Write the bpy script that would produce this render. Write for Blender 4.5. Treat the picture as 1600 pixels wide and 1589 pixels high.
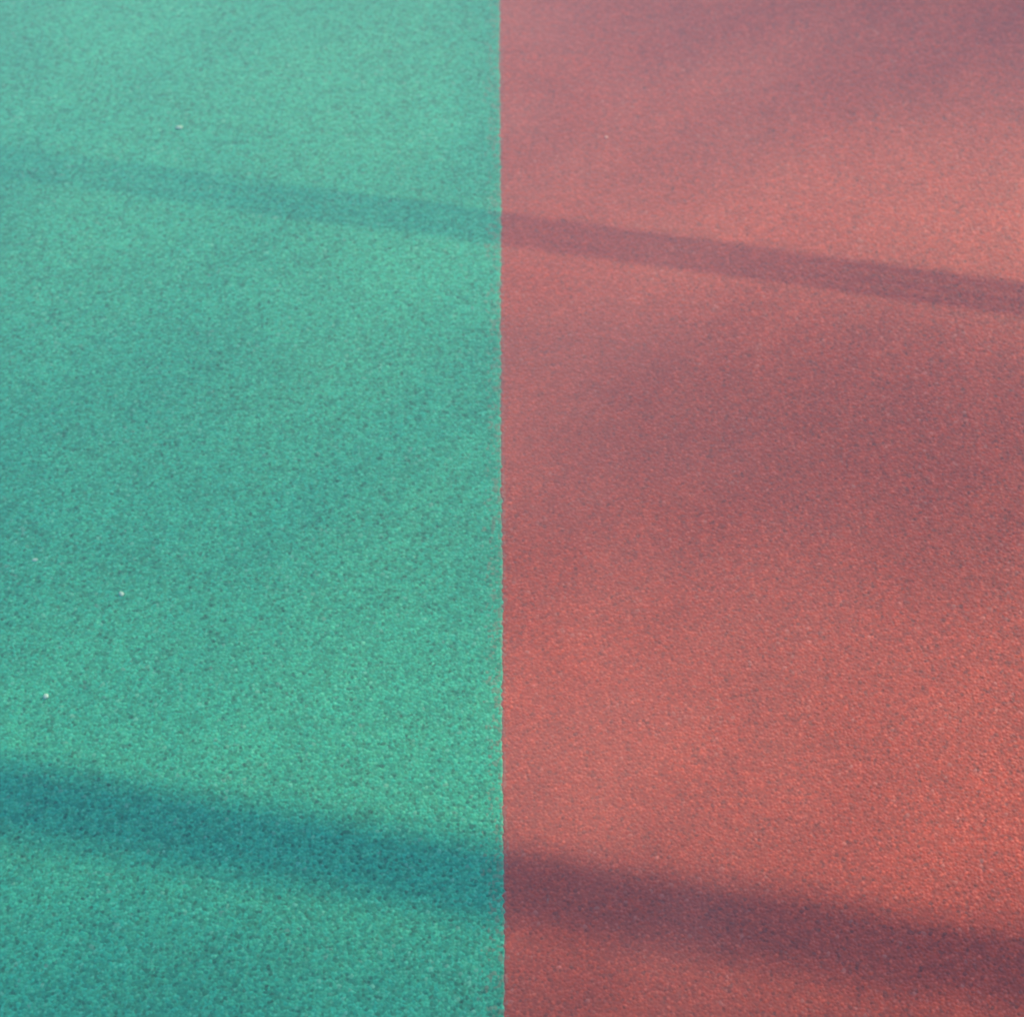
import bpy, bmesh, math, random
import numpy as np
from mathutils import Vector, Matrix, noise
R = math.radians
rng = random.Random(7)
for o in list(bpy.data.objects): bpy.data.objects.remove(o)
sc = bpy.context.scene
COL = sc.collection

# ------------------------------------------------------------------ camera
CAM_H, PITCH, YAW, CAM_X = 1.6, R(55), -0.00645, 0.0034
cd = bpy.data.cameras.new('camera'); cam = bpy.data.objects.new('camera', cd); COL.objects.link(cam)
cam.location = (CAM_X, 0, CAM_H); cam.rotation_euler = (R(90)-PITCH, 0, YAW)
cd.sensor_width = 36; cd.sensor_fit = 'HORIZONTAL'; cd.angle = R(30)
cd.clip_start = 0.05; cd.clip_end = 600
cd.dof.use_dof = True; cd.dof.focus_distance = 1.72; cd.dof.aperture_fstop = 6.0
sc.camera = cam

# ------------------------------------------------------------------ sky and sun
SUN_EL, SUN_AZ = R(28), R(45)            # azimuth from +Y towards +X
S = Vector((math.sin(SUN_AZ)*math.cos(SUN_EL), math.cos(SUN_AZ)*math.cos(SUN_EL), math.sin(SUN_EL)))
w = bpy.data.worlds.new('World'); sc.world = w; w.use_nodes = True
nt = w.node_tree; bg = nt.nodes['Background']
sky = nt.nodes.new('ShaderNodeTexSky'); sky.sky_type = 'NISHITA'; sky.sun_disc = False
sky.sun_elevation = SUN_EL; sky.sun_rotation = SUN_AZ
sky.air_density = 1.0; sky.dust_density = 1.5; sky.ozone_density = 1.0
nt.links.new(sky.outputs[0], bg.inputs[0]); bg.inputs[1].default_value = 0.15
ld = bpy.data.lights.new('sun', 'SUN'); ld.energy = 3.5; ld.angle = R(0.62); ld.color = (1.0, 0.67, 0.30)
sun = bpy.data.objects.new('sun', ld); COL.objects.link(sun)
sun.rotation_euler = S.to_track_quat('Z', 'Y').to_euler(); sun.location = S*20
vs = sc.view_settings; vs.view_transform = 'Standard'; vs.look = 'None'; vs.gamma = 1; vs.exposure = 0.73
vs.use_curve_mapping = False
sc.cycles.pixel_filter_type = 'BLACKMAN_HARRIS'; sc.cycles.filter_width = 2.2

# ------------------------------------------------------------------ node helpers
class NT:
    def __init__(s, name):
        s.m = bpy.data.materials.new(name); s.m.use_nodes = True
        s.t = s.m.node_tree; s.b = s.t.nodes['Principled BSDF']
        s.co = s.n('ShaderNodeTexCoord').outputs['Object']
    def n(s, kind, **kw):
        x = s.t.nodes.new(kind)
        for k, v in kw.items(): setattr(x, k, v)
        return x
    def link(s, a, b): s.t.links.new(a, b)
    def put(s, sock, v):
        if hasattr(v, 'is_output') or isinstance(v, bpy.types.NodeSocket): s.link(v, sock)
        else: sock.default_value = v
    def math(s, op, a, b=0.0, c=0.0, clamp=False):
        x = s.n('ShaderNodeMath', operation=op, use_clamp=clamp)
        for i, v in enumerate((a, b, c)): s.put(x.inputs[i], v)
        return x.outputs[0]
    def ramp(s, v, a, b, lo=0.0, hi=1.0):
        x = s.n('ShaderNodeMapRange'); x.clamp = True; x.interpolation_type = 'SMOOTHSTEP'
        s.put(x.inputs[0], v)
        for i, q in enumerate((a, b, lo, hi)): x.inputs[i+1].default_value = q
        return x.outputs[0]
    def noise(s, scale, detail=2.0, rough=0.5, co=None, w=None):
        x = s.n('ShaderNodeTexNoise'); x.inputs['Scale'].default_value = scale
        x.inputs['Detail'].default_value = detail; x.inputs['Roughness'].default_value = rough
        s.link(co or s.co, x.inputs['Vector']); return x.outputs['Fac']
    def shift(s, v):
        x = s.n('ShaderNodeVectorMath', operation='ADD'); s.link(s.co, x.inputs[0]); x.inputs[1].default_value = v
        return x.outputs[0]
    def voro(s, scale, co=None, feature='F1'):
        x = s.n('ShaderNodeTexVoronoi', feature=feature); x.inputs['Scale'].default_value = scale
        s.link(co or s.co, x.inputs['Vector']); return x
    def mix(s, f, a, b, mode='MIX'):
        x = s.n('ShaderNodeMix', data_type='RGBA', blend_type=mode)
        s.put(x.inputs[0], f); s.put(x.inputs[6], a); s.put(x.inputs[7], b); return x.outputs[2]
    def scale(s, col, f):
        x = s.n('ShaderNodeVectorMath', operation='SCALE'); s.put(x.inputs[0], col); s.put(x.inputs['Scale'], f)
        return x.outputs[0]
    def sep(s, v):
        x = s.n('ShaderNodeSeparateXYZ'); s.link(v, x.inputs[0]); return x.outputs

def court_material(name, c_a, c_b, c_pale, other=None, joint_tone=None):
    """Bonded rubber granules: every granule its own shade, pits between them, pale flecks, worn patches."""
    k = NT(name)
    warp = k.n('ShaderNodeTexNoise'); warp.inputs['Scale'].default_value = 190; warp.inputs['Detail'].default_value = 1
    k.link(k.co, warp.inputs['Vector'])
    wv = k.n('ShaderNodeVectorMath', operation='MULTIPLY_ADD'); k.link(warp.outputs['Color'], wv.inputs[0])
    wv.inputs[1].default_value = (.0016, .0016, 0); k.link(k.co, wv.inputs[2])
    g = k.voro(320, wv.outputs[0])
    rgb = k.n('ShaderNodeSeparateColor'); k.link(g.outputs['Color'], rgb.inputs[0])
    r1, r2, r3 = rgb.outputs
    # granule colour
    col = k.mix(r2, c_a, c_b)
    val = k.math('MULTIPLY_ADD', r1, GRAIN, 1-GRAIN/2)
    fine = k.noise(330, 2, .6)
    val = k.math('MULTIPLY', val, k.ramp(fine, .25, .75, .82, 1.18))
    # wear and pigment drift
    val = k.math('MULTIPLY', val, k.ramp(k.noise(38, 3, .6), .25, .75, .95, 1.05))
    val = k.math('MULTIPLY', val, k.ramp(k.noise(5.5, 3, .55, k.shift((3, 7, 0))), .25, .75, .94, 1.06))
    # missing granules: dark pits in the binder
    pit = k.math('GREATER_THAN', r3, .955)
    val = k.math('MULTIPLY', val, k.math('MULTIPLY_ADD', pit, -.33, 1.0))
    # open pores between the granules (dark) and worn granule tops (light)
    pv = k.voro(200, k.shift((.7, .3, 0))); pr = k.n('ShaderNodeSeparateColor'); k.link(pv.outputs['Color'], pr.inputs[0])
    dot = k.ramp(pv.outputs['Distance'], .20, .42, 1, 0)
    val = k.math('MULTIPLY', val, k.math('MULTIPLY_ADD', k.math('MULTIPLY', dot, k.math('GREATER_THAN', pr.outputs[0], .50)), -.38, 1.01))
    tv = k.voro(215, k.shift((.2, .9, 0))); tr = k.n('ShaderNodeSeparateColor'); k.link(tv.outputs['Color'], tr.inputs[0])
    top = k.ramp(tv.outputs['Distance'], .20, .42, 1, 0)
    val = k.math('MULTIPLY', val, k.math('MULTIPLY_ADD', k.math('MULTIPLY', top, k.math('GREATER_THAN', tr.outputs[0], .52)), .17, 1.02))
    col = k.mix(k.math('MULTIPLY', k.math('MULTIPLY', top, k.math('GREATER_THAN', tr.outputs[0], .52)), .08), k.scale(col, val), c_pale)
    # a few pale granules, thicker in some areas
    dens = k.ramp(k.noise(9, 2, .5, k.shift((11, 2, 0))), .4, .75, .0, .018)
    pale = k.math('GREATER_THAN', r3, k.math('SUBTRACT', .9465, dens))
    pale = k.math('MULTIPLY', pale, k.math('LESS_THAN', r3, .95))
    col = k.mix(k.math('MULTIPLY', pale, .14), col, c_pale)
    if other:
        # granules of the neighbour colour trodden over the joint
        ax = k.math('ABSOLUTE', k.sep(k.co)[0])
        p = k.ramp(ax, .0, other[1], other[2], 0.0)
        p = k.math('MULTIPLY', p, k.ramp(k.noise(30, 2, .5), .3, .7, .8, 1.2))
        col = k.mix(k.math('MULTIPLY', k.math('LESS_THAN', r2, p), .6), col, other[0])
    if joint_tone:
        # paler tone mixed in along the joint, thinning out over half a metre
        ax = k.math('ABSOLUTE', k.sep(k.co)[0])
        f = k.math('MULTIPLY', k.ramp(ax, .0, joint_tone[1], joint_tone[2], 0.0), k.ramp(k.noise(4.2, 4, .6, k.shift((5, 1, 0))), .25, .75, .6, 1.4))
        col = k.mix(f, col, joint_tone[0])
    k.link(col, k.b.inputs['Base Color'])
    k.b.inputs['Roughness'].default_value = .55
    k.b.inputs['Specular IOR Level'].default_value = .25
    k.b.inputs['Sheen Weight'].default_value = 1.0; k.b.inputs['Sheen Roughness'].default_value = .55
    k.b.inputs['Sheen Tint'].default_value = (.39, .67, 1.0, 1)
    h = k.math('ADD', k.math('MULTIPLY', k.ramp(g.outputs['Distance'], .15, .75, 1, 0), k.math('MULTIPLY_ADD', r1, .7, .5)),
               k.math('MULTIPLY', fine, .15))
    h = k.math('SUBTRACT', h, k.math('MULTIPLY', pit, .7))
    h = k.math('SUBTRACT', h, k.math('MULTIPLY', dot, .35))
    b = k.n('ShaderNodeBump'); b.inputs['Strength'].default_value = BUMP; b.inputs['Distance'].default_value = .0011
    k.link(h, b.inputs['Height']); k.link(b.outputs[0], k.b.inputs['Normal'])
    return k.m

GRAIN, BUMP = .54, .30
GREEN_A, GREEN_B = (.015, .318, .208, 1), (.032, .350, .204, 1)
RED_A, RED_B = (.325, .030, .010, 1), (.380, .042, .012, 1)
M_green = court_material('green_rubber', GREEN_A, GREEN_B, (.42, .66, .56, 1), ((.15, .22, .14, 1), .022, .34))
M_red = court_material('red_rubber', RED_A, RED_B, (.72, .42, .38, 1), ((.24, .16, .12, 1), .006, .6), ((.44, .18, .15, 1), .60, .25))

def simple_mat(name, c1, c2, scale, rough=.7, metal=0, bump=0.0, bscale=None):
    k = NT(name)
    k.link(k.mix(k.ramp(k.noise(scale, 4, .6), .3, .7), c1, c2), k.b.inputs['Base Color'])
    k.b.inputs['Roughness'].default_value = rough; k.b.inputs['Metallic'].default_value = metal
    if bump:
        b = k.n('ShaderNodeBump'); b.inputs['Strength'].default_value = .5; b.inputs['Distance'].default_value = bump
        k.link(k.noise(bscale or scale*4, 4, .6), b.inputs['Height']); k.link(b.outputs[0], k.b.inputs['Normal'])
    return k.m
M_grass = simple_mat('grass_ground', (.035, .07, .018, 1), (.08, .10, .035, 1), 3, .9, 0, .02, 60)
M_conc = simple_mat('concrete', (.30, .29, .27, 1), (.40, .39, .36, 1), 6, .85, 0, .002, 90)
M_steel = simple_mat('painted_steel', (.16, .17, .17, 1), (.24, .25, .25, 1), 20, .45, .3, .0005)
M_bark = simple_mat('bark', (.06, .045, .03, 1), (.13, .10, .075, 1), 14, .9, 0, .012, 30)
M_leaf = simple_mat('leaf', (.035, .085, .02, 1), (.075, .12, .03, 1), 1.5, .55)
M_chip = simple_mat('pale_grit', (.32, .60, .50, 1), (.40, .68, .58, 1), 300, .5, 0, .0006, 700)
M_chip_pink = simple_mat('pale_pink_grit', (.60, .33, .31, 1), (.66, .38, .36, 1), 300, .5, 0, .0006, 700)

# ------------------------------------------------------------------ object helpers
def link_mesh(name, verts, faces, mat, parent=None, smooth=False):
    me = bpy.data.meshes.new(name); me.from_pydata([tuple(v) for v in verts], [], faces); me.update()
    me.materials.append(mat)
    if smooth: me.polygons.foreach_set('use_smooth', [True]*len(me.polygons))
    o = bpy.data.objects.new(name, me); COL.objects.link(o)
    if parent: o.parent = parent
    return o
def tag(o, label=None, cat=None, group=None, kind=None):
    if label: o['label'] = label
    if cat: o['category'] = cat
    if group: o['group'] = group
    if kind: o['kind'] = kind
    return o
def empty(name, loc, rz=0):
    o = bpy.data.objects.new(name, None); COL.objects.link(o); o.location = loc; o.rotation_euler = (0, 0, rz); return o
def tube(V, F, pts, radii, n=14, caps=True):
    pts = [Vector(p) for p in pts]; base = len(V); ref = None
    for i, p in enumerate(pts):
        d = (pts[min(i+1, len(pts)-1)] - pts[max(i-1, 0)]).normalized()
        if ref is None: ref = d.orthogonal().normalized()
        ref = (ref - d*ref.dot(d)).normalized(); q = d.cross(ref)
        for k in range(n):
            a = 2*math.pi*k/n; V.append(p + (ref*math.cos(a) + q*math.sin(a))*radii[i])
    for i in range(len(pts)-1):
        for k in range(n):
            F.append((base+i*n+k, base+i*n+(k+1) % n, base+(i+1)*n+(k+1) % n, base+(i+1)*n+k))
    if caps:
        F.append(tuple(base+k for k in reversed(range(n)))); F.append(tuple(base+(len(pts)-1)*n+k for k in range(n)))
def box(V, F, c, sx, sy, sz):
    b = len(V)
    for dz in (-1, 1):
        for dx, dy in ((-1, -1), (1, -1), (1, 1), (-1, 1)): V.append(Vector((c[0]+dx*sx/2, c[1]+dy*sy/2, c[2]+dz*sz/2)))
    for f in ((3, 2, 1, 0), (4, 5, 6, 7), (0, 1, 5, 4), (1, 2, 6, 5), (2, 3, 7, 6), (3, 0, 4, 7)): F.append(tuple(b+i for i in f))

# ------------------------------------------------------------------ ground and the two court surfaces
TH = R(-10.65)                               # direction of the court's far edge and of the handrail
T = Vector((math.cos(TH), math.sin(TH), 0)); N = Vector((-math.sin(TH), math.cos(TH), 0))
EDGE_N, RAIL_N = 2.12, 2.27
SH = T.y/T.x
g = link_mesh('ground', [(-300, -300, -.014), (300, -300, -.014), (300, 300, -.014), (-300, 300, -.014)], [(0, 1, 2, 3)], M_grass)
tag(g, kind='structure')

ys = [-14 + i*.5 for i in range(28)]
y = 0.0
while y < EDGE_N/N.y - .02: ys.append(y); y += .0025
ys.append(EDGE_N/N.y)
def seam(y):                                # the joint follows the granules: a millimetre or two of wander
    return (.0026*noise.noise(Vector((3.1, y*210, 0))) + .0012*noise.noise(Vector((9.7, y*60, 0)))
            + .0012*noise.noise(Vector((5.3, y*6, 0))))
def court(name, side, mat):
    xs = [0, .0012, .0045, .08, 14]; zs = [-.0005, -.0001, 0, 0, 0]
    V, F = [], []
    for yy in ys:
        s = seam(yy)
        for i, (x, z) in enumerate(zip(xs, zs)):
            X = side*x + (s if i < 3 else 0)
            V.append((X, yy + SH*X, z))
    n = len(xs)
    for j in range(len(ys)-1):
        for i in range(n-1):
            q = (j*n+i, j*n+i+1, (j+1)*n+i+1, (j+1)*n+i)
            F.append(q if side > 0 else q[::-1])
    b = len(V)                               # outer skirts down to the ground
    j0, j1 = 0, len(ys)-1
    ring = [j0*n+i for i in range(n)] + [j*n+n-1 for j in range(1, len(ys)-1)] + [j1*n+i for i in reversed(range(n))]
    for v in ring: V.append((V[v][0], V[v][1], -.016))
    for i in range(len(ring)-1):
        q = (ring[i], b+i, b+i+1, ring[i+1]); F.append(q if side > 0 else q[::-1])
    return link_mesh(name, V, F, mat)
cg = tag(court('green_court_surface', -1, M_green), 'green granulated rubber court surface left of the joint', None, None, 'structure')
cr = tag(court('red_court_surface', 1, M_red), 'brick red granulated rubber court surface right of the joint', None, None, 'structure')

V, F = [], []
box(V, F, (0, .15, .02), 28, .30, .068)
kerb = link_mesh('kerb', V, F, M_conc)
kerb.location = N*EDGE_N + Vector((0, 0, 0)); kerb.rotation_euler = (0, 0, TH)
bv = kerb.modifiers.new('bevel', 'BEVEL'); bv.width = .008; bv.segments = 2
tag(kerb, kind='structure')
KERB_TOP = .054

# ------------------------------------------------------------------ handrail at the court's far edge (casts the two bands)
_c = math.tan(SUN_EL)/math.cos(SUN_AZ + TH)      # rail height per metre of shadow offset
H_MID, H_TOP = (RAIL_N-1.484)*_c, (RAIL_N-.699)*_c
D_MID, D_TOP = .0046, .039
rail = empty('handrail', N*RAIL_N + Vector((0, 0, KERB_TOP)), TH)
tag(rail, 'grey tubular steel handrail with a top rail and three slim rods shaped to thin the far shadow along the court edge', 'railing')
POSTS = [-.78 + 2.34*i for i in range(-2, 5)]
L0, L1 = POSTS[0], POSTS[-1]
V, F = [], []
tube(V, F, [(L0-.12, 0, H_TOP-KERB_TOP), (L1+.12, 0, H_TOP-KERB_TOP)], [D_TOP/2]*2, 24)
link_mesh('top_rail', V, F, M_steel, rail, True)
V, F = [], []
for i in (-1, 0, 1):                         # three unseen rods set close, split and tapered to weaken the far shadow
    dz = i*.0092/math.cos(math.atan(_c))
    sp = [(L0, .19), (-.35, .19), (.35, .44), (.9, .55), (L1, .55)]
    tube(V, F, [(q, 0, H_MID-KERB_TOP+dz) for q, _ in sp], [D_MID*f for _, f in sp], 10)
link_mesh('shadow_rods', V, F, M_steel, rail, True)
for s in POSTS:
    V, F = [], []
    tube(V, F, [(s, 0, .008), (s, 0, H_TOP-KERB_TOP-.01)], [.021, .021], 18)
    p = link_mesh('post', V, F, M_steel, rail, True)
    V, F = [], []
    box(V, F, (s, 0, .005), .12, .12, .010)
    for dx in (-.042, .042):
        for dy in (-.042, .042): tube(V, F, [(s+dx, dy, .010), (s+dx, dy, .018)], [.008, .007], 6)
    link_mesh('base_plate', V, F, M_steel, p)

# ------------------------------------------------------------------ trees whose thin crowns dapple the court
# how much sun the leaflets are placed to let through, per ground cell (metres): rows run away from the viewer
GX = [-.75, -.50, -.25, -.02, .02, .30, .55, .80]
SUNMAP = [
 (.45, [.01, .02, .10, .20, .26, .24, .18, .14]),
 (.60, [.02, .05, .16, .26, .32, .34, .28, .22]),
 (.68, [.16, .26, .40, .46, .46, .52, .52, .48]),
 (.76, [.44, .52, .66, .74, .68, .76, .82, .82]),
 (.84, [.46, .54, .74, .86, .74, .80, .86, .86]),
 (.92, [.40, .48, .64, .76, .68, .74, .80, .82]),
 (1.00,[.32, .40, .54, .62, .58, .60, .58, .54]),
 (1.10,[.26, .34, .46, .54, .44, .38, .30, .24]),
 (1.20,[.34, .42, .52, .56, .40, .34, .30, .28]),
 (1.30,[.44, .50, .58, .60, .42, .38, .38, .40]),
 (1.38,[.52, .60, .68, .68, .54, .54, .64, .70]),
 (1.46, [.60, .70, .80, .80, .70, .86, 1.0, 1.0]),
 (1.55, [.60, .72, .84, .84, .74, .90, 1.0, 1.0]),
 (1.62, [.62, .74, .86, .86, .68, .70, .82, .88]),
 (1.69, [.74, .80, .88, .90, .64, .54, .52, .50]),
 (1.78, [.80, .86, .94, .96, .62, .50, .40, .34]),
 (1.90, [.82, .90, .96, .98, .60, .44, .32, .26]),
 (2.10, [.82, .90, .96, .98, .58, .42, .30, .24]),
]
GY = [r[0] for r in SUNMAP]
def sunfrac(x, y):
    i = min(max(sum(1 for q in GX if q <= x)-1, 0), len(GX)-2); j = min(max(sum(1 for q in GY if q <= y)-1, 0), len(GY)-2)
    a = min(max((x-GX[i])/(GX[i+1]-GX[i]), 0), 1); b = min(max((y-GY[j])/(GY[j+1]-GY[j]), 0), 1)
    f = lambda jj: SUNMAP[jj][1][i]*(1-a) + SUNMAP[jj][1][i+1]*a
    return f(j)*(1-b) + f(j+1)*b
X0, X1, Y0, Y1 = -.95, .98, .30, 2.25
def falls_on_view(p):
    q = p - S*(p.z/S.z)
    return X0 < q.x < X1 and Y0 < q.y < Y1
def leaf(V, F, p, L, W, nrm=None, r=rng):
    d = Vector((r.gauss(0, 1), r.gauss(0, 1), r.gauss(0, .6))).normalized()
    n = nrm if nrm is not None else Vector((r.gauss(0, 1), r.gauss(0, 1), r.gauss(0, 1) + .8))
    sd = d.cross(n)
    if sd.length < 1e-4: return
    sd.normalize(); up = sd.cross(d)
    b = len(V)
    V.extend([p - d*L/2, p + sd*W/2 - up*W*.12, p + d*L/2, p - sd*W/2 - up*W*.12])
    F.append((b, b+1, b+2, b+3))
def tree(name_label, base, h, rx, rz, seed, nleaf, dapple=False):
    r = random.Random(seed); t = empty('broadleaf_tree', base); tag(t, name_label, 'tree', 'trees behind the handrail')
    B = Vector(base); C = Vector((r.uniform(-.3, .3), r.uniform(-.3, .3), h))
    V, F = [], []
    top = Vector((C.x*.5, C.y*.5, h - rz*.35))
    tp = [Vector((0, 0, -.05)), Vector((.02, .01, .25)), Vector((.05, -.04, 1.4)), Vector((C.x*.3, C.y*.2, min(3.0, h*.55))), top]
    tube(V, F, tp, [.27, .19, .16, .13, .07], 14)
    ends = []
    for i in range(16):
        u = r.uniform(.45, 1.0); a = r.uniform(0, 6.283)
        s = tp[3].lerp(top, (u-.45)/.55)
        e = C + Vector((math.cos(a)*rx*r.uniform(.45, .85), math.sin(a)*rx*r.uniform(.45, .85), r.uniform(-.5, .75)*rz))
        m = s.lerp(e, .5) + Vector((0, 0, r.uniform(.0, .4)))
        pts = [s, s.lerp(m, .5), m, m.lerp(e, .55), e]
        if any(falls_on_view(B + s.lerp(e, q/10)) or falls_on_view(B + m.lerp(e, q/10)) for q in range(11)): continue
        tube(V, F, pts, [.06, .048, .036, .024, .010], 8); ends += [m, m.lerp(e, .5), e]
    link_mesh('trunk', V, F, M_bark, t, True)
    V, F = [], []
    clumps = []
    for i in range(95):
        a = r.uniform(0, 6.283); z = r.uniform(-1, 1); q = math.sqrt(1-z*z)*r.uniform(.55, 1.0)
        clumps.append((C + Vector((math.cos(a)*q*rx, math.sin(a)*q*rx, z*rz)), r.uniform(.45, .85)))
    clumps += [(e, .6) for e in ends]
    for i in range(nleaf):
        c, s = r.choice(clumps)
        p = c + Vector((r.gauss(0, s*.5), r.gauss(0, s*.5), r.gauss(0, s*.36)))
        if falls_on_view(B + p): continue
        leaf(V, F, p, r.uniform(.10, .15), r.uniform(.055, .08), None, r)
    if dapple:
        # unseen small leaflets, placed by SUNMAP to shape the soft shade on the court
        step, A = .0165, .030*.016*.5*.62
        nx = int((X1-X0)/step); ny = int((Y1-Y0)/step)
        for i in range(nx):
            for j in range(ny):
                gx, gy = X0 + (i+r.random())*step, Y0 + (j+r.random())*step
                f = max(sunfrac(gx, gy), .02)
                want = -math.log(f)*step*step*S.z/A
                k = int(want) + (1 if r.random() < want - int(want) else 0)
                for _ in range(k):
                    hz = h + rz*r.uniform(-.45, .45)
                    jx, jy = r.uniform(-.5, .5)*step, r.uniform(-.5, .5)*step
                    p = Vector((gx+jx, gy+jy, 0)) + S*(hz/S.z) - B
                    leaf(V, F, p, .030*r.uniform(.8, 1.2), .016*r.uniform(.8, 1.2), None, r)
    link_mesh('crown', V, F, M_leaf, t)
    return t
HC = 4.7; D = HC/math.tan(SUN_EL)
tree('low loose crowned tree standing beyond the handrail on the red side',
     (D*math.sin(SUN_AZ)+.9, 1.2+D*math.cos(SUN_AZ)+.5, -.014), HC, 2.6, 1.7, 3, 20000, True)
tree('round crowned tree standing beyond the handrail nearer the joint', (-7.2, 14.6, -.014), 6.4, 2.9, 2.3, 5, 24000)
tree('broad crowned tree standing far along the handrail on the green side', (-15.0, 10.5, -.014), 7.0, 3.3, 2.3, 9, 26000)

# ------------------------------------------------------------------ pale grit lying on the court
def chip(label, x, y, L, W, a, mat, seed):
    r = random.Random(seed); bm = bmesh.new(); bmesh.ops.create_icosphere(bm, subdivisions=2, radius=.5)
    for v in bm.verts:
        k = 1 + .35*noise.noise(v.co*2.3 + Vector((seed*3.7, 0, 0)))
        v.co = Vector((v.co.x*L*k, v.co.y*W*k, v.co.z*min(L, W)*.4*k))
    me = bpy.data.meshes.new('grit_chip'); bm.to_mesh(me); bm.free(); me.materials.append(mat)
    o = bpy.data.objects.new('grit_chip', me); COL.objects.link(o)
    o.location = (x, y, min(L, W)*.14); o.rotation_euler = (0, 0, a)
    tag(o, label, 'grit', 'pale grit chips on the court')
CHIPS = [
 ('pale elongated chip on the green surface just above the thin far shadow', -.3811, 1.6746, .0088, .0052, .1, M_chip, 1),
 ('pale pink chip on the red surface near the joint above the thin far shadow', .1254, 1.6552, .0036, .0050, .3, M_chip_pink, 2),
 ('pale chip near the left edge of the green surface between the two shadows', -.4681, 1.0603, .0058, .0036, .0, M_chip, 3),
 ('pale upright chip on the green surface right of the edge chip between the shadows', -.3770, 1.0194, .0046, .0056, .4, M_chip, 4),
 ('brightest three cornered chip on the green surface just above the broad near shadow', -.4364, .9039, .0056, .0050, .5, M_chip, 5),
]

for c in CHIPS: chip(*c)
